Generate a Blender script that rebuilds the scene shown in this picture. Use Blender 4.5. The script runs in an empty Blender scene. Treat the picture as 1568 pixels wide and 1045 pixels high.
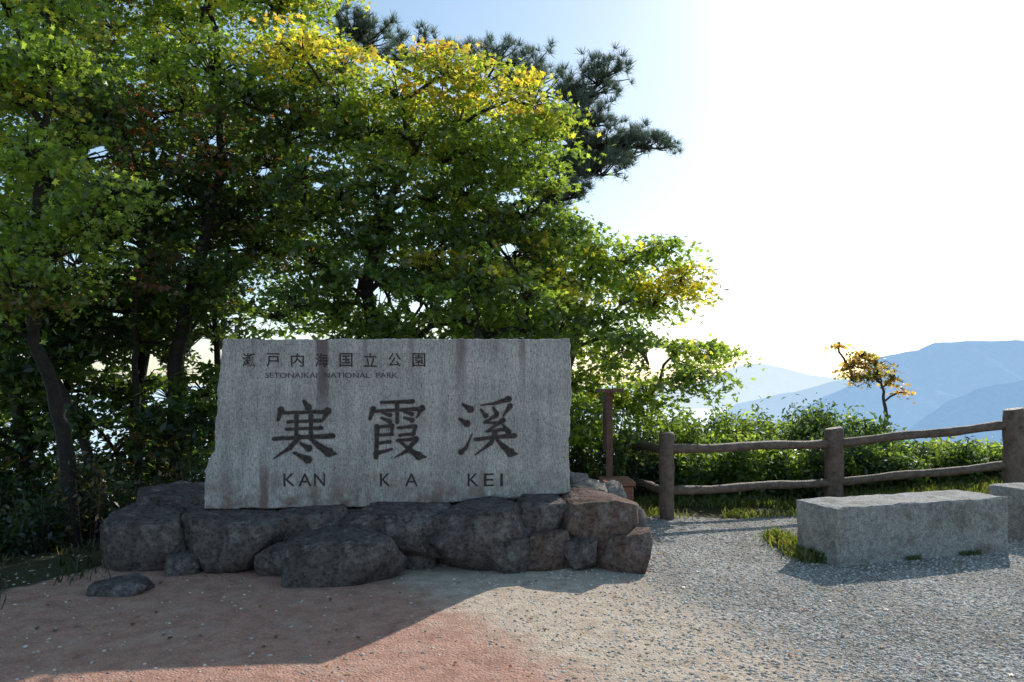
import bpy, bmesh, math, random
import numpy as np
from mathutils import Vector, noise, Matrix
random.seed(7); rng=np.random.default_rng(11)
F=1220.0; CX=784.0; HY=580.0; EYE=1.6
def W(px,py,d): return ((px-CX)/F*d, d, EYE-(py-HY)/F*d)
sc=bpy.context.scene
def link(o,parent=None):
    sc.collection.objects.link(o)
    if parent: o.parent=parent
    return o
def empty(name,loc=(0,0,0)):
    o=bpy.data.objects.new(name,None); o.empty_display_size=.2; link(o); return o
# ---------------------------------------------------------------- materials
def newmat(name):
    m=bpy.data.materials.new(name); m.use_nodes=True
    nt=m.node_tree; nt.nodes.clear()
    out=nt.nodes.new('ShaderNodeOutputMaterial'); return m,nt,out
def nd(nt,t,**k):
    n=nt.nodes.new(t)
    for a,b in k.items():
        if a in n.inputs.keys(): n.inputs[a].default_value=b
        else: setattr(n,a,b)
    return n
def mapping(nt,scale=(1,1,1)):
    tc=nt.nodes.new('ShaderNodeTexCoord'); mp=nt.nodes.new('ShaderNodeMapping')
    mp.inputs['Scale'].default_value=scale
    nt.links.new(tc.outputs['Object'],mp.inputs['Vector']); return mp.outputs[0]
def noise_n(nt,vec,scale,detail=6,rough=.6,dist=0):
    n=nt.nodes.new('ShaderNodeTexNoise'); n.inputs['Scale'].default_value=scale
    n.inputs['Detail'].default_value=detail; n.inputs['Roughness'].default_value=rough
    n.inputs['Distortion'].default_value=dist
    nt.links.new(vec,n.inputs['Vector']); return n.outputs['Fac']
def ramp(nt,fac,stops):
    r=nt.nodes.new('ShaderNodeValToRGB'); e=r.color_ramp.elements
    while len(e)<len(stops): e.new(.5)
    for i,(p,c) in enumerate(stops):
        e[i].position=p; e[i].color=(c[0],c[1],c[2],1) if hasattr(c,'__len__') else (c,c,c,1)
    nt.links.new(fac,r.inputs['Fac']); return r.outputs['Color']
def mix(nt,a,b,fac,mode='MIX'):
    m=nt.nodes.new('ShaderNodeMix'); m.data_type='RGBA'; m.blend_type=mode
    for s,v in ((6,a),(7,b),(0,fac)):
        if isinstance(v,bpy.types.NodeSocket): nt.links.new(v,m.inputs[s])
        elif s==0: m.inputs[0].default_value=v
        else: m.inputs[s].default_value=(*v,1) if len(v)==3 else v
    return m.outputs[2]
def princ(nt,out,col,rough=.9,bumps=(),spec=.2):
    p=nt.nodes.new('ShaderNodeBsdfPrincipled')
    if isinstance(col,bpy.types.NodeSocket): nt.links.new(col,p.inputs['Base Color'])
    else: p.inputs['Base Color'].default_value=(*col,1)
    p.inputs['Roughness'].default_value=rough; p.inputs['Specular IOR Level'].default_value=spec
    prev=None
    for h,st,di in bumps:
        b=nt.nodes.new('ShaderNodeBump'); b.inputs['Strength'].default_value=st; b.inputs['Distance'].default_value=di
        nt.links.new(h,b.inputs['Height'])
        if prev: nt.links.new(prev,b.inputs['Normal'])
        prev=b.outputs[0]
    if prev: nt.links.new(prev,p.inputs['Normal'])
    nt.links.new(p.outputs[0],out.inputs[0]); return p

def mat_slab():
    m,nt,out=newmat('slab_granite'); v=mapping(nt)
    base=ramp(nt,noise_n(nt,v,80,3,.8),[(.32,(.4,.385,.37)),(.5,(.65,.63,.6)),(.68,(.86,.84,.8))])
    vs=mapping(nt,(9,9,.9)); st=noise_n(nt,vs,1.6,5,.65)
    base=mix(nt,base,(.76,.76,.77),ramp(nt,st,[(.35,1),(.6,0)]),'MULTIPLY')
    vt=mapping(nt,(50,50,14)); tool=noise_n(nt,vt,1.5,3,.6)
    base=mix(nt,base,(.72,.72,.72),ramp(nt,tool,[(.42,1),(.55,0)]),'MULTIPLY')
    big=noise_n(nt,v,2.2,6,.65)
    base=mix(nt,base,(.76,.75,.74),ramp(nt,big,[(.4,1),(.62,0)]),'MULTIPLY')
    pit=noise_n(nt,v,34,4,.7)
    base=mix(nt,base,(.55,.53,.53),ramp(nt,pit,[(.33,1),(.44,0)]),'MULTIPLY')
    tc=nt.nodes.new('ShaderNodeTexCoord'); sx=nt.nodes.new('ShaderNodeSeparateXYZ'); nt.links.new(tc.outputs['Object'],sx.inputs[0])
    def band(x0,w,zlo,zhi,strength):
        a=nd(nt,'ShaderNodeMath',operation='SUBTRACT'); nt.links.new(sx.outputs[0],a.inputs[0]); a.inputs[1].default_value=x0
        wob=nd(nt,'ShaderNodeMath',operation='MULTIPLY_ADD'); nt.links.new(noise_n(nt,mapping(nt,(1.5,1,.5)),9,6,.7),wob.inputs[0]); wob.inputs[1].default_value=.12; nt.links.new(a.outputs[0],wob.inputs[2])
        a2=nd(nt,'ShaderNodeMath',operation='SUBTRACT'); nt.links.new(wob.outputs[0],a2.inputs[0]); a2.inputs[1].default_value=.06
        b=nd(nt,'ShaderNodeMath',operation='ABSOLUTE'); nt.links.new(a2.outputs[0],b.inputs[0])
        c=nd(nt,'ShaderNodeMapRange',interpolation_type='SMOOTHSTEP'); nt.links.new(b.outputs[0],c.inputs[0])
        c.inputs[1].default_value=w*.3; c.inputs[2].default_value=w; c.inputs[3].default_value=strength; c.inputs[4].default_value=0
        z=nd(nt,'ShaderNodeMapRange',interpolation_type='SMOOTHSTEP'); nt.links.new(sx.outputs[2],z.inputs[0])
        z.inputs[1].default_value=min(zlo,zhi); z.inputs[2].default_value=max(zlo,zhi)
        if zlo>zhi: z.inputs[3].default_value=1; z.inputs[4].default_value=0
        q=nd(nt,'ShaderNodeMath',operation='MULTIPLY'); nt.links.new(c.outputs[0],q.inputs[0]); nt.links.new(z.outputs[0],q.inputs[1])
        return q.outputs[0]
    base=mix(nt,base,(.14,.1,.1),band(-.67,.07,.6,1.1,.8))
    base=mix(nt,base,(.17,.13,.13),band(.53,.08,.75,1.35,.7))
    base=mix(nt,base,(.21,.17,.16),band(1.08,.045,1.0,1.45,.6))
    base=mix(nt,base,(.22,.2,.2),band(-.3,.035,1.0,1.45,.6))
    base=mix(nt,base,(.22,.2,.2),band(.1,.03,1.1,1.45,.6))
    base=mix(nt,base,(.22,.2,.2),band(-1.25,.03,1.0,1.45,.5))
    base=mix(nt,base,(.22,.2,.2),band(.85,.03,1.1,1.45,.5))
    base=mix(nt,base,(.18,.11,.09),band(-1.17,.05,.5,.2,.75))
    base=mix(nt,base,(.24,.19,.17),band(.72,.04,.5,.1,.6))
    zb=nd(nt,'ShaderNodeMapRange'); nt.links.new(sx.outputs[2],zb.inputs[0]); zb.inputs[1].default_value=0; zb.inputs[2].default_value=.36; zb.inputs[3].default_value=1; zb.inputs[4].default_value=0
    q=nd(nt,'ShaderNodeMath',operation='MULTIPLY'); nt.links.new(zb.outputs[0],q.inputs[0]); nt.links.new(ramp(nt,noise_n(nt,v,5,6,.7),[(.42,0),(.6,1)]),q.inputs[1])
    base=mix(nt,base,(.22,.155,.13),q.outputs[0])
    princ(nt,out,base,.9,[(tool,.8,.018),(pit,.6,.012),(noise_n(nt,v,120,4),.6,.005),(big,.4,.03)]); return m
def mat_granite(name,a=(.25,.24,.225),b=(.64,.615,.58)):
    m,nt,out=newmat(name); v=mapping(nt)
    n1=noise_n(nt,v,75,3,.75); base=ramp(nt,n1,[(.33,a),(.5,tuple((x+y)/2 for x,y in zip(a,b))),(.67,b)])
    base=mix(nt,base,(.6,.56,.5),ramp(nt,noise_n(nt,v,3.5,6),[(.48,0),(.68,1)]),'MULTIPLY')
    base=mix(nt,base,(.7,.7,.7),ramp(nt,noise_n(nt,v,18,5,.7),[(.45,0),(.62,1)]),'MULTIPLY')
    princ(nt,out,base,.9,[(noise_n(nt,v,24,6,.75),1,.03),(n1,.5,.006)]); return m
def mat_rock(name,c1,c2,c3,lic=.7):
    m,nt,out=newmat(name); v=mapping(nt)
    n1=noise_n(nt,v,3.2,8,.7,.6); base=ramp(nt,n1,[(.3,c1),(.5,c2),(.7,c3)])
    n2=noise_n(nt,v,26,6,.75); base=mix(nt,base,(.45,.42,.44),ramp(nt,n2,[(.4,1),(.54,0)]),'MULTIPLY')
    lich=ramp(nt,noise_n(nt,v,5,9,.8),[(.53,0),(.64,lic)]); base=mix(nt,base,(.48,.455,.42),lich)
    princ(nt,out,base,.92,[(n1,.9,.1),(n2,1,.04),(noise_n(nt,v,90,3),.5,.008)]); return m
def mat_wood(name,c1,c2):
    m,nt,out=newmat(name); v=mapping(nt,(1,1,1))
    n1=noise_n(nt,v,14,6,.7); base=ramp(nt,n1,[(.3,c1),(.65,c2)])
    princ(nt,out,base,.7,[(n1,.7,.03),(noise_n(nt,v,60,4),.5,.008)],.35); return m
def mat_plain(name,c,rough=.8,sc_=20,var=.75):
    m,nt,out=newmat(name); v=mapping(nt); n=noise_n(nt,v,sc_,5)
    princ(nt,out,mix(nt,c,tuple(x*var for x in c),ramp(nt,n,[(.4,0),(.6,1)])),rough,[(n,.3,.01)]); return m
def mat_leaf(name,trans=.5,boost=2.2,ty=(1.25,1.15,.5)):
    m,nt,out=newmat(name)
    at=nt.nodes.new('ShaderNodeAttribute'); at.attribute_name='lc'
    df=nt.nodes.new('ShaderNodeBsdfDiffuse'); tr=nt.nodes.new('ShaderNodeBsdfTranslucent'); gl=nt.nodes.new('ShaderNodeBsdfGlossy')
    gl.inputs['Roughness'].default_value=.45; gl.inputs['Color'].default_value=(.8,.85,.9,1)
    nt.links.new(at.outputs['Color'],df.inputs['Color'])
    c=mix(nt,at.outputs['Color'],tuple(boost*t for t in ty),1.0,'MULTIPLY'); nt.links.new(c,tr.inputs['Color'])
    m1=nt.nodes.new('ShaderNodeMixShader'); m1.inputs[0].default_value=trans
    nt.links.new(df.outputs[0],m1.inputs[1]); nt.links.new(tr.outputs[0],m1.inputs[2])
    m2=nt.nodes.new('ShaderNodeMixShader'); m2.inputs[0].default_value=.06
    nt.links.new(m1.outputs[0],m2.inputs[1]); nt.links.new(gl.outputs[0],m2.inputs[2])
    nt.links.new(m2.outputs[0],out.inputs[0]); return m
M_slab=mat_slab(); M_bench=mat_granite('bench_granite')
M_rockd=mat_rock('rock_dark',(.12,.095,.088),(.21,.17,.158),(.32,.275,.255))
M_rockr=mat_rock('rock_red',(.15,.09,.07),(.26,.17,.135),(.38,.285,.245))
M_rockl=mat_rock('rock_light',(.25,.22,.2),(.4,.36,.33),(.55,.52,.5))
M_wood=mat_wood('fence_wood',(.08,.052,.038),(.22,.155,.12))
M_bark=mat_wood('bark',(.012,.01,.008),(.045,.034,.028))
M_bark2=mat_wood('bark_light',(.05,.04,.032),(.13,.105,.08))
M_ink=mat_plain('engraving_paint',(.085,.068,.063),.85,40,.5)
M_ink2=mat_plain('engraving_shallow',(.12,.11,.11),.85,60,.7)
M_ink3=mat_plain('engraving_edge',(.28,.26,.25),.9,50,.6)
M_leaf=mat_leaf('leaf',.6,2.75,(1.15,1.12,.5)); M_needle=mat_leaf('needle',.25,1.6,(1,1,.8)); M_shrub=mat_leaf('shrub_leaf',.55,2.6,(1.15,1.1,.5))
M_grass=mat_leaf('grass_blade',.45,2.0)
# ---------------------------------------------------------------- mesh helpers
def mesh_np(name,V,loops,starts,mat,colors=None,parent=None,smooth=False):
    me=bpy.data.meshes.new(name); nv=len(V)
    me.vertices.add(nv); me.vertices.foreach_set('co',np.asarray(V,dtype=np.float32).ravel())
    me.loops.add(len(loops)); me.loops.foreach_set('vertex_index',np.asarray(loops,dtype=np.int32))
    me.polygons.add(len(starts)); me.polygons.foreach_set('loop_start',np.asarray(starts,dtype=np.int32))
    me.update(calc_edges=True)
    if colors is not None:
        a=me.attributes.new('lc','FLOAT_COLOR','FACE'); c=np.ones((len(starts),4),dtype=np.float32); c[:,:3]=colors
        a.data.foreach_set('color',c.ravel())
    if smooth: me.polygons.foreach_set('use_smooth',np.ones(len(starts),dtype=bool))
    me.materials.append(mat); me.validate()
    return link(bpy.data.objects.new(name,me),parent)
def frames(n,flat,up=None):
    N=rng.normal(size=(n,3))*flat; N[:,2]+=1 
    if up is not None: N+=up
    N/=np.linalg.norm(N,axis=1,keepdims=True)
    A=rng.normal(size=(n,3)); T=A-N*(A*N).sum(1,keepdims=True); T/=np.linalg.norm(T,axis=1,keepdims=True)
    return N,T,np.cross(N,T)
def star():
    pts=[]
    tips=[(-110,.85),(-52,1.0),(0,1.1),(52,1.0),(110,.85)]
    for i,(a,r) in enumerate(tips):
        a=math.radians(a+90); pts.append((r*math.cos(a),r*math.sin(a)))
        if i in (0,1,2,3):
            b=math.radians((tips[i][0]+tips[i+1][0])/2+90); pts.append((.5*math.cos(b),.5*math.sin(b)))
    return np.array(pts)
STAR=star(); OVAL=np.array([(0,-1),(.45,-.1),(0,1),(-.45,-.1)])
def leaves(name,C,size,col,mat,parent,flat=.55,shape=STAR,droop=.2):
    n=len(C); N,T,B=frames(n,flat); s=(size*rng.uniform(.65,1.25,n))[:,None,None]
    k=len(shape); r2=(shape**2).sum(1)
    V=C[:,None,:]+s*(T[:,None,:]*shape[None,:,0,None]+B[:,None,:]*shape[None,:,1,None]-N[:,None,:]*(droop*r2)[None,:,None])
    return mesh_np(name,V.reshape(-1,3),np.arange(n*k),np.arange(n)*k,mat,col,parent)
class MB:
    def __init__(s): s.v=[]; s.f=[]
    def tube(s,pts,rad,n=7):
        pts=[Vector(p) for p in pts]; b=len(s.v)
        for i,p in enumerate(pts):
            t=(pts[min(i+1,len(pts)-1)]-pts[max(i-1,0)]).normalized()
            a=t.orthogonal().normalized() if i==0 else (a-t*a.dot(t)).normalized()
            c=t.cross(a)
            for j in range(n):
                q=2*math.pi*j/n; s.v.append(p+(a*math.cos(q)+c*math.sin(q))*rad[i])
        for i in range(len(pts)-1):
            for j in range(n):
                s.f.append((b+i*n+j,b+i*n+(j+1)%n,b+(i+1)*n+(j+1)%n,b+(i+1)*n+j))
        s.f.append(tuple(b+j for j in range(n))[::-1]); s.f.append(tuple(b+(len(pts)-1)*n+j for j in range(n)))
    def obj(s,name,mat,parent=None,smooth=True):
        me=bpy.data.meshes.new(name); me.from_pydata([tuple(x) for x in s.v],[],s.f); me.materials.append(mat)
        if smooth:
            for p in me.polygons: p.use_smooth=True
        return link(bpy.data.objects.new(name,me),parent)
# ---------------------------------------------------------------- terrain
def sstep(a,b,x): t=np.clip((x-a)/(b-a),0,1); return t*t*(3-2*t)
def H(x,y):
    x=np.asarray(x,float); y=np.asarray(y,float)
    z=.26*sstep(3.8,6.2,x)*sstep(7.9,9.6,y)
    z=z-.25*sstep(-3.2,-5.5,x)*sstep(5,9,y)
    z=z+.012*np.sin(x*2.1+y)*np.cos(y*1.7)
    s=np.maximum(np.maximum(y-11.6,np.abs(x)-70),-y-70); s=np.maximum(s,0)
    return np.maximum(z-.45*s-.15*np.minimum(s,3),-540)
def axis(a,b,st,far):
    L=list(np.arange(a,b,st)); x=L[-1]; s=st
    while x<far: s*=1.22; x+=s; L.append(x)
    x=L[0]; s=st; P=[]
    while x>-far: s*=1.22; x-=s; P.append(x)
    return np.array(P[::-1]+L)
gx=axis(-9,10,.12,45000); gy=axis(1,15,.1,45000)
GX,GY=np.meshgrid(gx,gy); GZ=H(GX,GY); nx,ny=len(gx),len(gy)
idx=np.arange(nx*ny).reshape(ny,nx)
quads=np.stack([idx[:-1,:-1],idx[:-1,1:],idx[1:,1:],idx[1:,:-1]],-1).reshape(-1,4)
m,nt,out=newmat('ground_dirt_gravel'); v=mapping(nt)
at=nt.nodes.new('ShaderNodeAttribute'); at.attribute_name='mask'; sp=nt.nodes.new('ShaderNodeSeparateColor'); nt.links.new(at.outputs['Color'],sp.inputs[0])
vor=nt.nodes.new('ShaderNodeTexVoronoi'); vor.inputs['Scale'].default_value=65; nt.links.new(v,vor.inputs['Vector'])
gr=nt.nodes.new('ShaderNodeSeparateColor'); nt.links.new(vor.outputs['Color'],gr.inputs[0])
nmid=noise_n(nt,v,7,6,.65); nf=noise_n(nt,v,70,5,.7); nm2=noise_n(nt,v,2.6,8,.7,.5); nm3=noise_n(nt,v,.9,5,.6)
grav=ramp(nt,gr.outputs[0],[(.0,(.23,.22,.205)),(.5,(.43,.41,.385)),(1,(.72,.7,.67))])
grav=mix(nt,grav,(.55,.52,.5),ramp(nt,vor.outputs['Distance'],[(.35,0),(.8,1)]),'MULTIPLY')
grav=mix(nt,grav,(.72,.69,.66),ramp(nt,nm2,[(.4,0),(.62,1)]),'MULTIPLY')
grav=mix(nt,grav,(.8,.78,.75),ramp(nt,nm3,[(.42,0),(.6,1)]),'MULTIPLY')
red=ramp(nt,nf,[(.3,(.36,.185,.13)),(.5,(.5,.285,.215)),(.7,(.64,.41,.33))])
red=mix(nt,red,(.72,.69,.68),ramp(nt,nmid,[(.4,0),(.65,1)]),'MULTIPLY')
red=mix(nt,red,(.5,.37,.285),ramp(nt,nm2,[(.52,0),(.72,.7)]))
tan=ramp(nt,nf,[(.3,(.42,.335,.26)),(.7,(.7,.585,.475))])
tan=mix(nt,tan,(.77,.73,.69),ramp(nt,nmid,[(.42,0),(.62,1)]),'MULTIPLY')
def thr(src,nz,lo,hi,amp=.5):
    a=nd(nt,'ShaderNodeMath',operation='MULTIPLY_ADD'); nt.links.new(nz,a.inputs[0]); a.inputs[1].default_value=amp; nt.links.new(src,a.inputs[2])
    r=nd(nt,'ShaderNodeMapRange',interpolation_type='SMOOTHSTEP'); nt.links.new(a.outputs[0],r.inputs[0]); r.inputs[1].default_value=lo+amp*.5; r.inputs[2].default_value=hi+amp*.5; return r.outputs[0]
c=mix(nt,grav,tan,thr(sp.outputs[2],nmid,.25,.75,1.0)); c=mix(nt,c,red,thr(sp.outputs[0],nm2,.25,.7,.8))
c=mix(nt,c,mix(nt,(.045,.055,.02),(.075,.058,.038),ramp(nt,nmid,[(.4,0),(.6,1)])),thr(sp.outputs[1],nmid,.35,.6,.6))
princ(nt,out,c,.95,[(nm2,.5,.07),(nmid,.6,.03),(vor.outputs['Distance'],.6,.012),(nf,.6,.008)],.1)
g=mesh_np('ground',np.stack([GX,GY,GZ],-1).reshape(-1,3),quads.ravel(),np.arange(len(quads))*4,m,smooth=True)
redm=sstep(1.3,-.6,GX+(GY-4.2)*.6)*sstep(7.9,5.6,GY+.2*GX)
tanm=sstep(2.6,.4,GX+(GY-5)*.35)
grass=np.maximum(sstep(9.0,9.6,GY-.0*GX+.15*np.sin(GX*3)),sstep(-3.1,-3.9,GX+.35*(6.9-GY)))
grass=np.maximum(grass,sstep(.35,.1,np.hypot((GX-2.75)*1.0,(GY-7.6)*.5)))
a=g.data.attributes.new('mask','FLOAT_COLOR','POINT')
a.data.foreach_set('color',np.stack([redm,grass,tanm,np.ones_like(tanm)],-1).astype(np.float32).ravel())
# sea
m,nt,out=newmat('sea_water'); v=mapping(nt,(.002,.002,.002))
p=princ(nt,out,(.1,.16,.22),.5,[(noise_n(nt,v,8,5),.2,5)],.5)
p.inputs['Emission Color'].default_value=(.7,.85,.97,1); p.inputs['Emission Strength'].default_value=.8  # pale hazy brightness put into the water as surface glow
me=bpy.data.meshes.new('sea'); R=60000; me.from_pydata([(-R,300,-500),(R,300,-500),(R,R,-500),(-R,R,-500)],[],[(0,1,2,3)]); me.materials.append(m); link(bpy.data.objects.new('sea',me))
# hills
def hill(name,prof,d,depth,amp,base,haze,forest,hz,seed):
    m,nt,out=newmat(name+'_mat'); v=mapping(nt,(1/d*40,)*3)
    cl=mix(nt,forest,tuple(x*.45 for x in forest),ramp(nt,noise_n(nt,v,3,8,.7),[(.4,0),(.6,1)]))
    p=princ(nt,out,cl,1,[],0); p.inputs['Emission Color'].default_value=(*haze,1); p.inputs['Emission Strength'].default_value=hz  # aerial haze painted on as a flat bluish glow of the slopes
    px=np.array([q[0] for q in prof]); py=np.array([q[1] for q in prof]); n=360; rows=90
    U=np.linspace(px[0],px[-1],n); V=[]
    for j in range(rows):
        vv=j/(rows-1)*1.25-.25
        for i in range(n):
            u=U[i]; x=(u-CX)/F*d; crest=EYE-(np.interp(u,px,py)-HY)/F*d
            y=d-vv*depth
            nz=noise.fractal(Vector((x/depth*2.6+seed,y/depth*1.6,seed)),1,2,6)
            rid=abs(noise.noise(Vector((x/depth*4.5+seed+y/depth*.8,y/depth*.8,seed*2))))
            t=max(vv,0)
            fall=t**.85 if t>0 else -vv*.9
            z=crest*(1-fall)+base*fall+amp*(nz*.35-rid*.9)*min(1,abs(vv)*5)*(1-.5*t)+amp*.03*noise.noise(Vector((x/depth*22,seed,0)))
            V.append((x,y,z))
    id_=np.arange(rows*n).reshape(rows,n)
    q=np.stack([id_[:-1,:-1],id_[1:,:-1],id_[1:,1:],id_[:-1,1:]],-1).reshape(-1,4)
    return mesh_np(name,np.array(V),q.ravel(),np.arange(len(q))*4,m,smooth=True)
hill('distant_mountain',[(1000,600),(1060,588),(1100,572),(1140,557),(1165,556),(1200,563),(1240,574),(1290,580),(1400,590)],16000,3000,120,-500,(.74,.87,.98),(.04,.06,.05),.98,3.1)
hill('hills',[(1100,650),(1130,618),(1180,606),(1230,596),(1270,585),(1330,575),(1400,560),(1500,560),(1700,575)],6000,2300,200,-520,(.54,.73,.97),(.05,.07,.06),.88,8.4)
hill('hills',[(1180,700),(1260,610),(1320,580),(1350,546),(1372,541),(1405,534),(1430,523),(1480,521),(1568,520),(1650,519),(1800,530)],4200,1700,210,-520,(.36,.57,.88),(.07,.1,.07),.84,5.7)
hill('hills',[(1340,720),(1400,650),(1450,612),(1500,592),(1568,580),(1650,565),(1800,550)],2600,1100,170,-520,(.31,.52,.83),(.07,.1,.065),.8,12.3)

# ---------------------------------------------------------------- monument
PL=Vector((W(341,518,6.85)[0],6.85,0)); PR=Vector((W(873,518,7.15)[0],7.15,0))
U=(PR-PL).normalized(); ORI=Vector(((PL.x+PR.x)/2,7.0,.5)); NRM=Vector((U.y,-U.x,0))
def plate(px,py):
    D=Vector(((px-CX)/F,1,-(py-HY)/F)); O=Vector((0,0,EYE)); t=(ORI-O).dot(NRM)/D.dot(NRM); P=O+D*t-ORI
    return (P.dot(U),P.z)
mon=empty('stone_monument'); mon.location=ORI; mon.rotation_euler=(0,0,math.atan2(U.y,U.x))
ol=[plate(*q) for q in [(341,518),(480,520),(620,519),(760,520),(873,519),(875,600),(871,700),(874,756),(600,776),(312,780),(312,722),(320,705),(328,690),(333,600)]]
pts=[]
for i in range(len(ol)):
    a,b=ol[i],ol[(i+1)%len(ol)]; L=math.dist(a,b); k=max(1,int(L/.03))
    for j in range(k):
        t=j/k; x=a[0]+(b[0]-a[0])*t; z=a[1]+(b[1]-a[1])*t
        s=.006
        pts.append((x+random.uniform(-s,s)*.9+.012*noise.noise(Vector((x*5,z*5,1))),z+random.uniform(-s,s)*.7+.010*noise.noise(Vector((x*5,z*5,9)))))
bm=bmesh.new(); vs=[bm.verts.new((x,0,z)) for x,z in pts]; f=bm.faces.new(vs)
r=bmesh.ops.extrude_face_region(bm,geom=[f]); bmesh.ops.translate(bm,vec=(0,.36,0),verts=[e for e in r['geom'] if isinstance(e,bmesh.types.BMVert)])
bmesh.ops.recalc_face_normals(bm,faces=bm.faces)
me=bpy.data.meshes.new('slab'); bm.to_mesh(me); me.materials.append(M_slab); slab=link(bpy.data.objects.new('slab',me),mon)
bv=slab.modifiers.new('b','BEVEL'); bv.width=.012; bv.segments=2; bv.limit_method='ANGLE'; bv.angle_limit=math.radians(60)
K=[[((50,-2),(57,9),4,10),((14,12),(9,30),9,4),((14,18),(88,16),4,6),((88,14),(79,32),10,2),((38,22),(38,58),6,5),((61,22),(61,57),6,5),((24,33),(76,31),4,5),((22,45),(78,43),4,5),((2,61),(96,56),5,7),
    ((42,58),(28,76),8,6),((28,76),(2,94),6,1),((57,57),(74,73),5,8),((74,73),(90,84),8,13),((90,84),(102,86),13,1),((44,68),(58,77),3,10),((34,84),(57,96),3,11)],
   [((22,3),(78,1),4,6),((9,14),(3,32),9,4),((8,18),(92,14),4,6),((94,12),(84,29),9,2),((50,3),(50,38),6,5),((24,20),(38,25),3,7),((23,30),(38,36),3,7),((62,19),(76,23),3,7),((62,29),(77,34),3,7),
    ((15,44),(14,99),7,6),((15,46),(42,43),4,6),((42,43),(40,59),6,4),((16,60),(42,58),4,5),((16,74),(38,71),4,5),((12,92),(41,84),7,3),((52,47),(82,44),4,6),((82,44),(78,60),6,4),((54,60),(80,57),4,5),
    ((50,69),(84,66),4,6),((84,66),(68,86),8,6),((68,86),(46,99),6,1),((55,70),(74,87),4,7),((74,87),(88,96),7,12),((88,96),(101,98),12,1)],
   [((6,8),(20,18),3,11),((0,34),(14,43),3,11),((3,94),(12,86),9,5),((12,86),(23,62),5,1),((88,-1),(62,7),9,4),((62,7),(38,10),4,1),((38,18),(47,29),3,8),((60,14),(66,26),3,8),((90,11),(77,30),8,2),
    ((66,28),(44,41),7,3),((44,41),(68,42),3,6),((78,36),(48,57),7,3),((48,57),(82,53),3,6),((76,44),(87,58),3,9),((28,71),(98,64),5,7),((63,58),(56,77),8,6),((56,77),(28,99),6,1),((64,68),(78,84),4,8),((78,84),(91,95),8,13),((91,95),(103,97),13,1)]]
bx=[(417,514,616,708),(564,652,614,702),(703,790,612,698)]
def strokes(name,mat,extra,y0off):
    R_=random.Random(5); bm=bmesh.new(); kk=0
    for ch,(x0,x1,y0,y1) in zip(K,bx):
        for (a,b,w0,w1) in ch:
            kk+=1; n=7; ax,ay=a; bx_,by=b; L=math.hypot(bx_-ax,by-ay); nxx,nyy=-(by-ay)/L,(bx_-ax)/L
            ring=[]; w0*=.62; w1*=.62
            for i in range(-1,n+2):
                t=min(max(i/n,0),1); e=0 if 0<=i<=n else (w0*.8 if i<0 else w1*.8)+extra*.6
                ex=(-1 if i<0 else 1)*e; w=w0+(w1-w0)*t; w=w*(1-.18*math.sin(math.pi*t))+extra
                if i<0 or i>n: w*=.45
                cx=ax+(bx_-ax)*t+(bx_-ax)/L*ex; cy=ay+(by-ay)*t+(by-ay)/L*ex
                jit=R_.uniform(-.4,.4)
                ring.append(((cx+nxx*(w+jit),cy+nyy*(w+jit)),(cx-nxx*(w-jit),cy-nyy*(w-jit))))
            vr=[]
            for p,q in ring:
                o=[]
                for s in (p,q):
                    uu,zz=plate(x0+(x1-x0)*s[0]/100,y0+(y1-y0)*s[1]/100); o.append(bm.verts.new((uu,y0off-kk*.00004,zz)))
                vr.append(o)
            for i in range(len(vr)-1): bm.faces.new((vr[i][0],vr[i][1],vr[i+1][1],vr[i+1][0]))
    me=bpy.data.meshes.new(name); bm.to_mesh(me); me.materials.append(mat); link(bpy.data.objects.new(name,me),mon)
strokes('engraving_bevel',M_ink3,1.1,-.0015); strokes('engraved_characters',M_ink,0,-.005)
def text(s,x0,x1,y0,y1,mat,off=0.0,name='engraved_text'):
    cu=bpy.data.curves.new(name,'FONT'); cu.body=s; cu.size=1; cu.offset=off
    o=bpy.data.objects.new(name,cu); sc.collection.objects.link(o); bpy.context.view_layer.update()
    dg=bpy.context.evaluated_depsgraph_get(); me=bpy.data.meshes.new_from_object(o.evaluated_get(dg)); bpy.data.objects.remove(o)
    if not len(me.vertices): return
    co=np.empty(len(me.vertices)*3); me.vertices.foreach_get('co',co); co=co.reshape(-1,3); mn,mx=co.min(0),co.max(0)
    a=plate(x0,y1); b=plate(x1,y0)
    c2=np.zeros_like(co); c2[:,0]=a[0]+(co[:,0]-mn[0])/(mx[0]-mn[0])*(b[0]-a[0]); c2[:,2]=a[1]+(co[:,1]-mn[1])/(mx[1]-mn[1])*(b[1]-a[1]); c2[:,1]=-.003
    me.vertices.foreach_set('co',c2.ravel()); me.update(); me.materials.clear(); me.materials.append(mat)
    link(bpy.data.objects.new(name,me),mon)
for i,ch in enumerate('瀬戸内海国立公園'):
    x=371+i*37.2; text(ch,x,x+20,541,562,M_ink,.01)
text('SETONAIKAI  NATIONAL  PARK',406,609,571,579,M_ink2,.005)
for s,x0,x1 in (('K',434,452),('A',457,477),('N',481,498),('K',582,598),('A',620,640),('K',716,733),('E',741,756),('I',766,770)):
    text(s,x0,x1,725,745,M_ink,.004)
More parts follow.
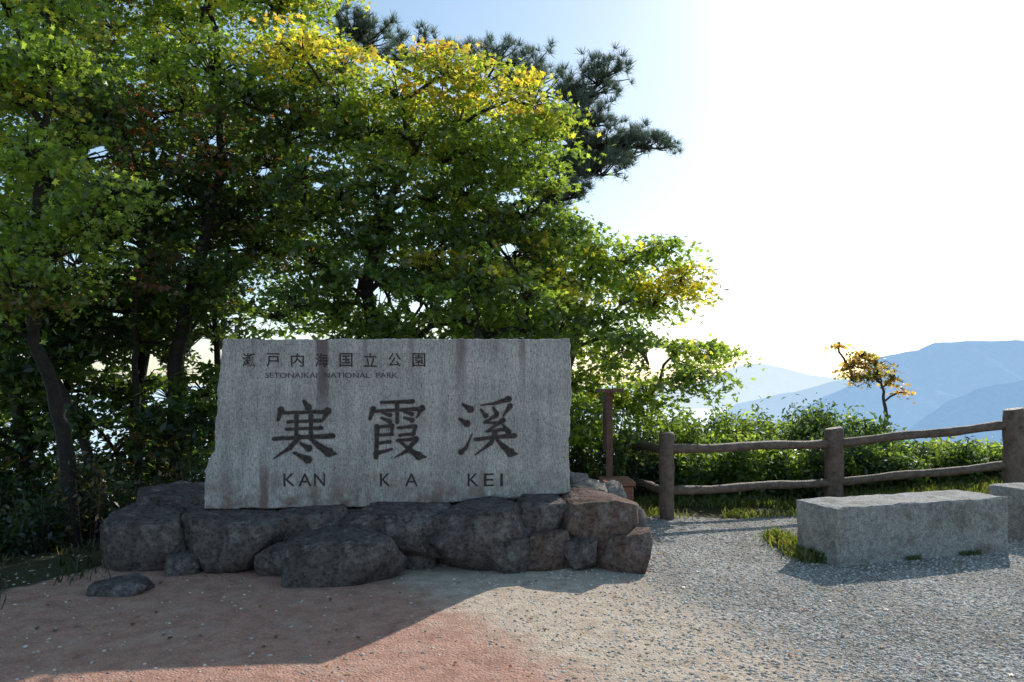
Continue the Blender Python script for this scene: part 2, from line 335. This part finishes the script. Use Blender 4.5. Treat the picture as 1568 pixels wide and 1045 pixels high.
# ---------------------------------------------------------------- rocks
base=empty('boulder_base')
def rock(c,r,mat,seed,parent=base,name='rock',box=.36,sub=5,rot=0,rough=1):
    bm=bmesh.new(); bmesh.ops.create_icosphere(bm,subdivisions=sub,radius=1)
    rs=random.Random(seed); planes=[]
    for i in range(16):
        n=Vector((rs.gauss(0,1),rs.gauss(0,1),rs.gauss(0,.8))).normalized(); planes.append((n,rs.uniform(.78,1.08)))
    planes.append((Vector((rs.uniform(-.15,.15),-.2,1)).normalized(),.8)); planes.append((Vector((rs.uniform(-.3,.3),-1,.15)).normalized(),.8))
    off=Vector((seed*3.7,seed*1.3,seed))
    for v in bm.verts:
        p=v.co.copy(); p=Vector([math.copysign(abs(q)**box,q) for q in p]); 
        p*=1+rough*.06*noise.noise(p*1.3+off)
        for n,h in planes:
            e=p.dot(n)-h
            if e>0: p-=n*e*.98
        p*=1+rough*(.035*noise.noise(p*2.5+off)+.045*abs(noise.noise(p*4+off))+.02*noise.noise(p*12+off)+.013*noise.noise(p*28+off))
        v.co=Vector((p.x*r[0],p.y*r[1],p.z*r[2]))*1.12
    me=bpy.data.meshes.new(name); bm.to_mesh(me)
    for p in me.polygons: p.use_smooth=True
    me.materials.append(mat); o=link(bpy.data.objects.new(name,me),parent); o.location=c; o.rotation_euler=(0,0,rot); return o
def rockpx(x0,x1,y0,y1,mat,seed,df=None,deep=.3,z0=-.05):
    df=df or EYE*F/(y1-HY); d=df+deep*.6
    X0,X1=(x0-CX)/F*d,(x1-CX)/F*d; zt=EYE-(y0-HY)/F*d; zb=EYE-(y1-HY)/F*df+z0
    rock(((X0+X1)/2,df+deep,(zt+zb)/2),((X1-X0)/2,deep,(zt-zb)/2),mat,seed,rot=random.uniform(-.08,.08))
for a in [(165,288,786,880,M_rockd,1,6.55),(276,434,786,874,M_rockd,2,6.5),(420,526,774,866,M_rockd,3,6.65),(508,680,774,864,M_rockd,4,6.6),
          (444,614,820,899,M_rockd,5,6.12,.3),(648,806,774,872,M_rockd,6,6.5),(784,866,760,835,M_rockd,7,6.75),(852,972,756,850,M_rockr,8,6.7),
          (803,872,810,864,M_rockr,9,6.6,.2),(866,918,822,866,M_rockd,10,6.6,.16),(912,1000,812,876,M_rockr,11,6.55,.25),
          (138,218,892,916,M_rockd,12,None,.2),(600,665,832,872,M_rockd,14,None,.12),(515,560,800,850,M_rockr,15,6.6,.15),
          (200,325,750,800,M_rockd,16,7.1,.4,-.3),(870,930,738,770,M_rockl,17,7.6,.25,-.3),(858,900,722,760,M_rockl,18,8.0,.2,-.3),(905,960,742,775,M_rockl,27,7.7,.2,-.4),
          (168,262,776,805,M_rockd,19,6.9,.3,-.3),(940,985,780,800,M_rockr,20,7.6,.15,-.3),(395,450,835,878,M_rockd,21,6.4,.12),(240,310,742,765,M_rockl,22,7.6,.3,-.4),(745,810,825,872,M_rockd,23,6.5,.12),
          (250,300,850,880,M_rockd,24,6.45,.1)]: rockpx(*a)
rock((-1.0,7.4,.2),(1.95,.62,.33),M_rockd,31,box=.35,rough=.4,name='plinth_rock')
# ---------------------------------------------------------------- benches
def bench(p0,p1,width,h,z,seed,name='stone_bench'):
    p0=Vector((*p0,0)); p1=Vector((*p1,0)); u=(p1-p0).normalized(); L=(p1-p0).length; w=Vector((-u.y,u.x,0))
    bm=bmesh.new()
    bmesh.ops.create_cube(bm,size=1); bmesh.ops.subdivide_edges(bm,edges=bm.edges,cuts=31,use_grid_fill=True)
    bmesh.ops.transform(bm,matrix=Matrix.Diagonal((L,width,h,1)),verts=bm.verts)
    for v in bm.verts:
        c=v.co.copy()
        edge=(abs(abs(c.x)-L/2)<1e-4)+(abs(abs(c.y)-width/2)<1e-4)+(abs(abs(c.z)-h/2)<1e-4)
        v.co+=noise.noise_vector(c*5+Vector((seed,0,0)))*.012+noise.noise_vector(c*19)*.005
        if edge>=2:
            k=.006+.012*max(0,noise.noise(c*9+Vector((seed,3,0))))
            for ax,hf in ((0,L/2),(1,width/2),(2,h/2)):
                if abs(abs(c[ax])-hf)<1e-4: v.co[ax]-=math.copysign(k,c[ax])
    me=bpy.data.meshes.new(name); bm.to_mesh(me); me.materials.append(M_bench)
    o=link(bpy.data.objects.new(name,me))
    c=(p0+p1)/2+w*width/2; o.location=(c.x,c.y,z+h/2-.03); o.rotation_euler=(0,0,math.atan2(u.y,u.x))
    return o
bench((2.77,6.76),(4.62,7.40),.55,.53,.0,1)
bench((5.06,7.8),(6.9,8.3),.48,.52,.02,4)
# ---------------------------------------------------------------- fence
fence=empty('wooden_fence')
def post(x,y,r,h=.98,z=None):
    z=float(H(x,y)) if z is None else z; mb=MB()
    P=[(x+.004*math.sin(k*1.7),y,z-.15+(h+.13)*k/8) for k in range(9)]+[(x,y,z+h)]
    mb.tube(P,[r*(1+.03*math.sin(k*2.3+x)) for k in range(9)]+[r*.86],14); o=mb.obj('post',M_wood,fence)
    for p in o.data.polygons:
        if len(p.vertices)>4: p.use_smooth=False
    return z
def rail(a,b,r=.05):
    mb=MB(); a=Vector(a); b=Vector(b); n=12
    mb.tube([a.lerp(b,k/n)+Vector((0,.006*math.sin(k*1.3),.008*math.sin(k*.9+a.x))) for k in range(n+1)],[r*(1+.08*math.sin(k*1.9+a.x*3)) for k in range(n+1)],12); mb.obj('rail',M_wood,fence)
PS=[(-.6,11.6,.085),(1.56,11.0,.095),(1.77,9.12,.085),(3.98,9.85,.115),(5.98,9.5,.115),(8.2,9.9,.115)]
zs=[post(*PS[0],z=-.1),post(*PS[1],z=-.085),post(*PS[2],z=0),post(*PS[3],z=.01),post(*PS[4],z=.26),post(*PS[5],z=.4)]
for i in range(5):
    a,b=PS[i],PS[i+1]
    rail((a[0],a[1],zs[i]+.79),(b[0],b[1],zs[i+1]+.79),.053); rail((a[0],a[1],zs[i]+.31),(b[0],b[1],zs[i+1]+.31),.05)
sg=empty('wooden_signpost')
def boxm(name,lo,hi,mat,parent,bev=.006):
    bm=bmesh.new(); bmesh.ops.create_cube(bm,size=1)
    for v in bm.verts: v.co=Vector([(lo[i]+hi[i])/2+v.co[i]*(hi[i]-lo[i]) for i in range(3)])
    me=bpy.data.meshes.new(name); bm.to_mesh(me); me.materials.append(mat); o=link(bpy.data.objects.new(name,me),parent)
    b=o.modifiers.new('b','BEVEL'); b.width=bev; b.segments=2; return o
M_sign=mat_wood('sign_wood',(.1,.05,.035),(.2,.11,.08))
sx,sy=(933-CX)/F*9.0,9.0
boxm('pole',(sx-.035,sy-.035,-.1),(sx+.035,sy+.035,1.44),M_sign,sg); boxm('cap',(sx-.14,sy-.16,1.445),(sx+.14,sy+.16,1.485),M_sign,sg)
boxm('board',(sx-.012,sy+.04,.75),(sx+.018,sy+.55,1.4),M_sign,sg)
M_pot=mat_plain('terracotta',(.28,.13,.09),.8)
pot=empty('planter_box'); px_,py_=(948-CX)/F*8.6,8.75
boxm('body',(px_-.15,py_-.2,-.02),(px_+.15,py_+.3,.44),M_pot,pot,.02); boxm('rim',(px_-.17,py_-.22,.443),(px_+.17,py_+.32,.49),M_pot,pot,.01)
# ---------------------------------------------------------------- trees
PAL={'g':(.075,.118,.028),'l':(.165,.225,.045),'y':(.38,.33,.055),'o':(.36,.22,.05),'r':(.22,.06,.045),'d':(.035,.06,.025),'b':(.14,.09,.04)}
def inside(poly,x,y):
    c=False; n=len(poly)
    for i in range(n):
        x1,y1=poly[i]; x2,y2=poly[(i+1)%n]
        if (y1>y)!=(y2>y) and x<(x2-x1)*(y-y1)/(y2-y1)+x1: c=not c
    return c
def fill(poly,spacing,rr,dr,tint,tries=1500,seed=0):
    rs=random.Random(seed); xs=[p[0] for p in poly]; ys=[p[1] for p in poly]; P=[]
    for _ in range(tries):
        x=rs.uniform(min(xs),max(xs)); y=rs.uniform(min(ys),max(ys))
        if not inside(poly,x,y): continue
        if any(math.hypot(x-q[0],y-q[1])<spacing for q in P): continue
        P.append((x,y))
    return [(x,y,rs.uniform(*dr),rs.uniform(*rr),tint(x,y,rs)) for x,y in P]
GAPS=[(150,235,20),(110,398,20),(225,558,26),(310,528,20),(245,605,16),(560,440,26),(590,455,16),(780,385,20),(1005,550,26),(330,215,14),(485,285,12),(405,262,14),(640,470,16),(95,590,16),(300,590,14),(150,560,14),(530,25,24),(870,300,14),(365,380,12),(205,370,12),(250,180,12),(180,480,12),(870,220,12),(610,320,10),(290,440,12),(440,170,8)]
def gapf(P,sc_=1.0):
    px=CX+P[:,0]/P[:,1]*F; py=HY-(P[:,2]-EYE)/P[:,1]*F; k=np.ones(len(P),bool)
    for x,y,r in GAPS: k&=((px-x)**2+((py-y)*1.3)**2)>(r*sc_)**2
    return k
def tree(name,trunk,r0,clumps,sprays=26,lps=34,size=.05,spr=.34,mat=M_leaf,bark=M_bark,flat=.7,rs_seed=1,fz=.75,wood=True,dens=1.0,shape=STAR):
    rs=random.Random(rs_seed); e=empty(name); mb=MB()
    T=[Vector(W(*p)) for p in trunk]; n=len(T)
    TT=[]; 
    for i in range(n-1):
        for k in range(5):
            t=k/5; p=T[i].lerp(T[i+1],t)+Vector((rs.uniform(-1,1),rs.uniform(-1,1),0))*.02; TT.append(p)
    TT.append(T[-1]); nodes=[p for p in TT]; par=[-1]+list(range(len(TT)-1)); ntr=len(TT); cnt=[0]*ntr
    mb.tube(TT,[r0*(1-.72*i/(len(TT)-1))*(1.25 if i==0 else 1) for i in range(len(TT))],9)
    cl=[(Vector(W(x,y,d)),r/F*d,t) for x,y,d,r,t in clumps]
    cl.sort(key=lambda q:min((q[0]-p).length for p in TT))
    segs=[]
    for c,r,t in cl:
        best=min(range(2,len(nodes)),key=lambda i:(nodes[i]-c).length+1.2*max(0,nodes[i].z-c.z+.15)+(0 if i>=ntr else .1))
        a=nodes[best]; m1=a.lerp(c,.35)+Vector((rs.uniform(-.1,.1),rs.uniform(-.1,.1),rs.uniform(-.02,.12)))*min(1,(c-a).length)
        m2=a.lerp(c,.7)+Vector((rs.uniform(-.1,.1),rs.uniform(-.1,.1),rs.uniform(0,.1)))*min(1,(c-a).length)
        i1=len(nodes); nodes+= [m1,m2,c-Vector((0,0,r*.2))]; par+=[best,i1,i1+1]; cnt+=[0,0,1]; segs.append((best,i1,i1+1,i1+2))
    for i in range(len(nodes)-1,ntr-1,-1): 
        if par[i]>=ntr: cnt[par[i]]+=cnt[i]
    R=[0]*len(nodes)
    for i in range(len(nodes)): R[i]=.013*math.sqrt(cnt[i]+.6) if i>=ntr else r0*(1-.72*i/(ntr-1))*.6
    for s in segs: mb.tube([nodes[i] for i in s],[min(R[s[0]],R[s[1]]*1.3),R[s[1]],R[s[2]],R[s[3]]*.8],6)
    C=[];COL=[]
    for c,r,tint in cl:
        ns=max(4,int(sprays*(r/.6)**1.6*dens)); 
        U_=rng.normal(size=(ns,3)); U_/=np.linalg.norm(U_,axis=1,keepdims=True); U_*=(rng.uniform(.15,1,ns)**.5)[:,None]
        S=np.array(c)+U_*np.array([r,r,r*fz]); S=S[gapf(S)]
        for s in S:
            v=Vector(s); rr=spr*rs.uniform(.6,1.2)
            mid=c.lerp(v,.5)+Vector((0,0,.05)); mb.tube([c-Vector((0,0,r*.15)),mid,v],[.012,.008,.004],4)
            k=max(6,int(lps*rs.uniform(.6,1.3))); q=rng.normal(size=(k,3))*np.array([rr*.55,rr*.55,rr*.13])
            out=(v-c); q[:,2]-=.25*(q[:,0]**2+q[:,1]**2)/rr
            sl=np.array([out.x,out.y])*.25; q[:,2]-=q[:,0]*sl[0]+q[:,1]*sl[1]
            P=s+q; C.append(P)
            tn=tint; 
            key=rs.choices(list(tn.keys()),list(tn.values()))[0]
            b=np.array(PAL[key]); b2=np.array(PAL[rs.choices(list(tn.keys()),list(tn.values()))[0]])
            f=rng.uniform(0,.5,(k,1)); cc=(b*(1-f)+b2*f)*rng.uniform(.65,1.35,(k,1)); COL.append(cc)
    C=np.concatenate(C); COL=np.concatenate(COL); kp=gapf(C,.8); C=C[kp]; COL=COL[kp]
    if wood: mb.obj('trunk_and_branches',bark,e)
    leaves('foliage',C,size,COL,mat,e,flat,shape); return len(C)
tot=0
tot+=tree('maple_tree',[(120,840,8.3),(95,650,8.2),(55,520,8.0),(60,300,7.8),(80,60,7.8)],.09,
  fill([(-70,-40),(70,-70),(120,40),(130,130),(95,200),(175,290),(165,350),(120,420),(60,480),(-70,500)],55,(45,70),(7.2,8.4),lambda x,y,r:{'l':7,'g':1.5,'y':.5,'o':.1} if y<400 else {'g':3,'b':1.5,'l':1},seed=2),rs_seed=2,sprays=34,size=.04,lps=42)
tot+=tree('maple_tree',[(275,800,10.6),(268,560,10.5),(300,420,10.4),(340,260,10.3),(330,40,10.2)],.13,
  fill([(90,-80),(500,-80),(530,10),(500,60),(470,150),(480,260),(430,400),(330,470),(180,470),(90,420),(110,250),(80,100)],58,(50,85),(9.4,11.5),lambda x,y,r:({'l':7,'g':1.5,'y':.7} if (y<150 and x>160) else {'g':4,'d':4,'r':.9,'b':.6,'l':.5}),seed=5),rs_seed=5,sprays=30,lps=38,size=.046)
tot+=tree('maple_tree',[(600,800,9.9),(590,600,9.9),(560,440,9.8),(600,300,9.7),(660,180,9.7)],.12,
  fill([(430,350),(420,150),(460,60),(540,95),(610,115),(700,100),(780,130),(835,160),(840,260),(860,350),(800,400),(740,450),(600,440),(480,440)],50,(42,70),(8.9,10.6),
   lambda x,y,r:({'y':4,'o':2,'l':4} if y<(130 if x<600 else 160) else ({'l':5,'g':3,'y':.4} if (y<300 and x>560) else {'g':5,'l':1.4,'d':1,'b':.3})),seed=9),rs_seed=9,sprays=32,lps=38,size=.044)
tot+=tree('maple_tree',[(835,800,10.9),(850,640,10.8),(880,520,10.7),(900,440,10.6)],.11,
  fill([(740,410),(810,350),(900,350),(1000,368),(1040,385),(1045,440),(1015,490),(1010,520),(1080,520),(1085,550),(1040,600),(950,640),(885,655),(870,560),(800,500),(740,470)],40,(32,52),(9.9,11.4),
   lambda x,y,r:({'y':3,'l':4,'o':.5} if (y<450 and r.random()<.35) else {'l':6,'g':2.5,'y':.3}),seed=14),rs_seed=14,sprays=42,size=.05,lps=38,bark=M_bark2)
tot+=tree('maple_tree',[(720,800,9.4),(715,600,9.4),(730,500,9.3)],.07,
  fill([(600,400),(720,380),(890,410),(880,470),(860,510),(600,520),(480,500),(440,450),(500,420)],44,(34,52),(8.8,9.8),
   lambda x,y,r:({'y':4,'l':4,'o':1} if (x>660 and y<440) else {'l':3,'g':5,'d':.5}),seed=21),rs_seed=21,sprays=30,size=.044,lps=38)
tot+=tree('oak_tree',[(215,820,11.8),(210,600,11.8),(240,430,11.8),(230,200,11.7)],.13,
  fill([(-80,120),(120,60),(450,150),(700,160),(790,240),(820,360),(880,520),(870,640),(760,560),(480,520),(330,480),(140,500),(-80,520)],70,(55,80),(11.6,13.2),lambda x,y,r:{'d':5,'g':3},seed=31,),rs_seed=31,sprays=17,size=.085,lps=26,shape=OVAL)
tot+=tree('oak_tree',[(60,880,10.5),(40,700,10.5),(10,560,10.5),(-10,450,10.3)],.11,
  fill([(-90,430),(330,440),(325,640),(310,760),(200,790),(120,850),(-90,880)],48,(46,68),(9.6,12.6),lambda x,y,r:({'d':4,'g':3,'l':.5} if y<660 else {'d':5,'b':.5}),seed=37),rs_seed=37,sprays=30,size=.068,shape=OVAL)
for (tr,r0) in (([(165,830,9.6),(120,640,9.6),(75,560,9.6),(45,500,9.5),(30,380,9.5)],.07),([(330,800,11),(335,560,11),(325,400,11),(300,250,11)],.06),([(205,850,10.2),(212,640,10.2),(205,500,10.2),(225,350,10.2)],.06)):
    tree('maple_tree',tr,r0,[(tr[-1][0]+dx,tr[-1][1]+dy,tr[-1][2],45,{'g':3,'d':2}) for dx,dy in((0,-40),(40,0),(-45,10),(10,50),(60,-60))],rs_seed=int(r0*1000),sprays=20)
tree('cherry_tree',[(1350,700,12.4),(1356,640,12.4),(1352,600,12.4),(1345,570,12.4)],.04,
  [(1300,562,12.4,20,{'o':3,'b':2,'g':2}),(1320,545,12.4,22,{'o':2,'b':2,'y':1,'g':1}),(1345,556,12.3,22,{'y':2,'o':2,'b':2,'g':1}),(1368,578,12.4,20,{'o':2,'b':2,'g':2}),(1305,580,12.5,18,{'b':2,'o':3,'g':1}),(1335,575,12.5,20,{'o':1,'b':2,'g':2}),(1382,600,12.4,6,{'o':1}),(1284,528,12.4,6,{'o':1})],
  rs_seed=3,sprays=70,lps=18,size=.036,spr=.15,bark=M_bark2)
def pine():
    e=empty('pine_tree'); mb=MB(); rs=random.Random(4)
    T=[Vector(W(*p)) for p in [(700,800,13.2),(705,500,13.2),(700,300,13.1),(720,150,13),(735,90,13)]]
    TT=[T[i].lerp(T[i+1],k/5) for i in range(4) for k in range(5)]+[T[-1]]
    mb.tube(TT,[.2*(1-.8*i/20) for i in range(21)],9)
    L=[]
    br=[((700,330),[(780,270),(850,225),(930,225),(1005,228)],[.5,1]),((705,260),[(800,225),(860,185),(900,150),(928,115)],[.55,1]),((700,350),[(800,310),(860,275),(900,262),(925,270)],[.4,1]),
        ((715,190),[(770,140),(810,125),(840,150)],[.2,1]),((725,130),[(690,100),(640,90),(605,92)],[.1,1]),((730,110),[(760,95),(800,105),(830,130)],[.1,1]),((735,100),[(742,90),(738,80)],[0,1]),
        ((715,170),[(640,120),(570,80),(540,50)],[.6,1]),((700,380),[(800,330),(850,310),(885,300)],[.4,1]),((710,250),[(790,210),(840,200),(875,210)],[.4,1]),((700,310),[(820,275),(880,255),(955,245)],[.5,1]),((705,270),[(820,205),(870,195),(915,190)],[.5,1])]
    for st,path,(t0,t1) in br:
        d0=13.1; dd=rs.uniform(-.8,.5)
        P=[Vector(W(st[0],st[1],d0))]+[Vector(W(x,y,d0+dd*(i+1)/len(path))) for i,(x,y) in enumerate(path)]
        mb.tube(P,[.06*(1-.8*i/(len(P)-1)) for i in range(len(P))],6)
        tl=sum((P[i+1]-P[i]).length for i in range(len(P)-1)); n=int(tl*24)
        for _ in range(n):
            t=rs.uniform(t0,1.0)**.8*(len(P)-1); i=min(int(t),len(P)-2); p=P[i].lerp(P[i+1],t-i)
            q=p+Vector((rs.gauss(0,.24),rs.gauss(0,.24),abs(rs.gauss(0,.12))+.02)); mb.tube([p,p.lerp(q,.6)+Vector((0,0,-.02)),q],[.014,.01,.006],4); L.append((q,(q-p).normalized()))
    V=[];COL=[]
    for q,dr in L:
        for s in range(rs.randint(2,4)):
            c=np.array(q)+rng.normal(size=3)*.05; k=36
            D=rng.normal(size=(k,3))*.62+np.array(dr)*.35+np.array([0,0,.65]); D/=np.linalg.norm(D,axis=1,keepdims=True)
            A=rng.normal(size=(k,3)); S=np.cross(D,A); S/=np.linalg.norm(S,axis=1,keepdims=True)
            l=rng.uniform(.08,.15,(k,1)); w=.0042; b=c+D*.012
            V.append(np.stack([b-S*w,b+S*w,b+D*l+S*w*.3,b+D*l-S*w*.3],1)); COL.append(np.array((.13,.175,.13))*rng.uniform(.5,1.5,(k,1)))
    V=np.concatenate(V).reshape(-1,3); n=len(V)//4
    mb.obj('trunk_and_branches',M_bark,e); mesh_np('needles',V,np.arange(n*4),np.arange(n)*4,M_needle,np.concatenate(COL),e); return n
npn=pine()
# ---- shrubs beyond the fence
def shrubs(name,cl,size,tints,seed,lps=500,stem=True,shape=OVAL):
    rs=random.Random(seed); e=empty(name); mb=MB(); C=[];COL=[]
    for x,ytop,d,rpx in cl:
        r=rpx/F*d; X=(x-CX)/F*d; zt=EYE-(ytop-HY)/F*d; zb=float(H(X,d))-.1; hh=(zt-zb)/2
        ns=int(14+r*20)
        for i in range(ns):
            a=rs.uniform(0,6.28); q=rs.random()**.5
            tip=Vector((X+math.cos(a)*q*r,d+math.sin(a)*q*r*.8,zt-(q**2)*hh*.5-rs.random()**1.5*hh*.6+(.12 if rs.random()<.12 else 0)))
            b=Vector((X+math.cos(a)*q*r*.3,d+math.sin(a)*q*.3*r,zb)); mb.tube([b,b.lerp(tip,.6),tip],[.012,.008,.004],4)
            k=int(lps*rs.uniform(.6,1.3)/ns*(.6+r*1.3)); t=rng.uniform(.2,1.03,(k,1))**.8
            P=np.array(b)*(1-t)+np.array(tip)*t+rng.normal(size=(k,3))*np.array([.085,.085,.06]); C.append(P)
            key=rs.choices(list(tints.keys()),list(tints.values()))[0]; COL.append(np.array(PAL[key])*rng.uniform(.6,1.4,(k,1)))
    mb.obj('stems',M_bark2,e); leaves('foliage',np.concatenate(C),size,np.concatenate(COL),M_shrub,e,.9,shape,.15)
rs=random.Random(99); cl=[]
for x in range(1000,1660,20):
    cl.append((x+rs.uniform(-10,10),(rs.uniform(614,644) if x<1350 else rs.uniform(672,692)),rs.uniform(11.6,12.6),rs.uniform(30,46)))
n1=17
shrubs('shrub',cl[:9],.045,{'l':4,'g':5,'d':.5},1,2600)
shrubs('shrub',cl[9:n1],.045,{'g':4,'l':2,'d':2},2,2600)
shrubs('shrub',cl[n1:],.045,{'l':4,'g':4,'y':.8},8,1600)
cl=[(x+rs.uniform(-10,10),rs.uniform(664,696)-(-6 if x>1380 else 0),rs.uniform(10.4,11.1),rs.uniform(28,40)) for x in range(1020,1640,24)]
shrubs('shrub',cl,.04,{'l':2.5,'g':5,'d':2},3,2200)
shrubs('shrub',[(x+rs.uniform(-10,10),rs.uniform(600,680),rs.uniform(10.2,11.5),40) for x in range(870,1010,18)],.035,{'g':4,'l':1,'d':3},4,1100)
cl=[(x+rs.uniform(-20,20),715+ (x<120)*50+rs.uniform(-55,55),rs.uniform(8.1,10),rs.uniform(40,60)) for x in range(-60,330,26)]
shrubs('shrub',cl,.04,{'d':5,'b':.5},5,900)
# ---- grass
def grass_obj(name,pts,h,cols,w=.006):
    n=len(pts); P=np.array(pts); D=rng.normal(size=(n,3))*.35; D[:,2]=1; D/=np.linalg.norm(D,axis=1,keepdims=True)
    S=rng.normal(size=(n,3)); S[:,2]=0; S/=np.linalg.norm(S,axis=1,keepdims=True); l=h*rng.uniform(.5,1.3,(n,1))
    be=rng.normal(size=(n,3))*.25*l; be[:,2]=-abs(be[:,2])*.5
    V=np.stack([P-S*w,P+S*w,P+D*l*.6+S*w*.8,P+D*l+be,P+D*l*.6-S*w*.8],1).reshape(-1,3)
    mesh_np(name,V,np.arange(n*5),np.arange(n)*5,M_grass,cols)
def gp(n,fx,fy):
    X=fx(n); Y=fy(n); return np.stack([X,Y,H(X,Y)],-1)
A=gp(24000,lambda n:rng.uniform(1.0,9.5,n),lambda n:9.15+2.0*rng.uniform(0,1,n)**.9)
nm=np.array([noise.noise(Vector((p[0]*1.6,p[1]*1.6,0))) for p in A]); A=A[(nm>-.2)&((A[:,1]>9.6)|(nm>.05))]
Bq=gp(1500,lambda n:rng.normal(2.62,.06,n),lambda n:rng.uniform(6.9,8.0,n))
B2=gp(900,lambda n:rng.uniform(2.75,4.6,n),lambda n:rng.uniform(0,1,n)); B2[:,1]=6.76+(B2[:,0]-2.77)*.346+rng.normal(-.02,.02,len(B2)); B2=B2[np.array([noise.noise(Vector((p[0]*3,1,5)))>.15 for p in B2])]
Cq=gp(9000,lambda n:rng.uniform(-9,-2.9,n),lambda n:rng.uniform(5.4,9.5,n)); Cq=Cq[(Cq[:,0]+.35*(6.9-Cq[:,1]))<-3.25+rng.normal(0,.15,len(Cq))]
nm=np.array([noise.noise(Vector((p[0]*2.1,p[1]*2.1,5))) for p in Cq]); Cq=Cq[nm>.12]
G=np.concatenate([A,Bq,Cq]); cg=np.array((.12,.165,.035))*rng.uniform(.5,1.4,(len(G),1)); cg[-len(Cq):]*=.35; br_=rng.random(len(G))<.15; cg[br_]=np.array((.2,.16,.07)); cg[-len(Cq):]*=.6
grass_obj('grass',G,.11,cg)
grass_obj('grass',B2,.05,np.array((.1,.13,.04))*rng.uniform(.5,1.4,(len(B2),1)),.004)
# ---- gravel pebbles + fallen leaves
n=70000; d=rng.uniform(0,1,n)**1.2*5.2+3.9; X=rng.uniform(-.75,.72,n)*d; 
keep=(rng.random(n)<np.clip(.04+sstep(-.5,2.4,X+(d-5)*.3),0,1))&(d<9.1)&(d>3.8); X=X[keep]; d=d[keep]; n=len(X)
ico=np.array([(0,0,1),(1,0,0),(0,1,0),(-1,0,0),(0,-1,0),(0,0,-1)],float); tri=np.array([(0,1,2),(0,2,3),(0,3,4),(0,4,1),(5,2,1),(5,3,2),(5,4,3),(5,1,4)])
s=(.003+.012*rng.uniform(0,1,(n,1,1))**2)*np.stack([rng.uniform(.8,1.5,n),rng.uniform(.8,1.3,n),rng.uniform(.5,.8,n)],-1)[:,None,:]
ang=rng.uniform(0,6.28,n); ca,sa=np.cos(ang),np.sin(ang)
V=ico[None]*s*(1+rng.uniform(-.25,.25,(n,6,1))); V=np.stack([V[...,0]*ca[:,None]-V[...,1]*sa[:,None],V[...,0]*sa[:,None]+V[...,1]*ca[:,None],V[...,2]],-1)
V+=np.stack([X,d,H(X,d)+.001],-1)[:,None,:]
m,nt,out=newmat('pebble'); at=nt.nodes.new('ShaderNodeAttribute'); at.attribute_name='lc'; princ(nt,out,at.outputs['Color'],.9,[],.1)
T=(tri[None]+np.arange(n)[:,None,None]*6).reshape(-1); cc=np.repeat(np.array((.52,.495,.46))*rng.uniform(.45,1.45,(n,1)),8,0)
mesh_np('gravel',V.reshape(-1,3),T,np.arange(n*8)*3,m,cc)
n=240; d=rng.uniform(3.9,8.5,n); X=rng.uniform(-.6,.7,n)*d; P=np.stack([X,d,H(X,d)+.012],-1)
leaves('fallen_leaves',P,.02,np.array([PAL[k] for k in rng.choice(['b','o','r','b'],n)])*.7,M_leaf,None,.25)
# ---------------------------------------------------------------- light, world, camera
sd=Vector((.81,1.38,1.0)).normalized(); el=math.asin(sd.z); rot=math.atan2(sd.x,sd.y)
w=bpy.data.worlds.new('World'); sc.world=w; w.use_nodes=True; nt=w.node_tree
sky=nt.nodes.new('ShaderNodeTexSky'); sky.sky_type='NISHITA'; sky.sun_disc=False; sky.sun_elevation=el; sky.sun_rotation=rot
sky.air_density=1.0; sky.dust_density=1.0; sky.ozone_density=1.0; sky.altitude=600
hz=nt.nodes.new('ShaderNodeMix'); hz.data_type='RGBA'; hz.blend_type='ADD'; hz.inputs[0].default_value=1
nt.links.new(sky.outputs[0],hz.inputs[6]); hz.inputs[7].default_value=(.65,1.2,1.35,1)
bg=nt.nodes['Background']; bg.inputs[1].default_value=.132; nt.links.new(hz.outputs[2],bg.inputs[0])
L=bpy.data.lights.new('sun','SUN'); L.energy=5; L.angle=math.radians(.5); L.color=(1,.95,.87)
o=bpy.data.objects.new('sun',L); link(o); o.rotation_euler=(-sd).to_track_quat('-Z','Y').to_euler(); o.location=(10,20,20)
cam=bpy.data.cameras.new('camera'); cam.lens=36*F/1568; cam.sensor_width=36; cam.shift_y=(HY-522.5)/1568; cam.clip_end=200000; cam.clip_start=.05
o=bpy.data.objects.new('camera',cam); link(o); o.location=(0,0,EYE); o.rotation_euler=(math.radians(90),0,0); sc.camera=o
sc.view_settings.view_transform='Standard'; sc.view_settings.look='None'; sc.view_settings.exposure=0
print('leaves',tot,'needles',npn)
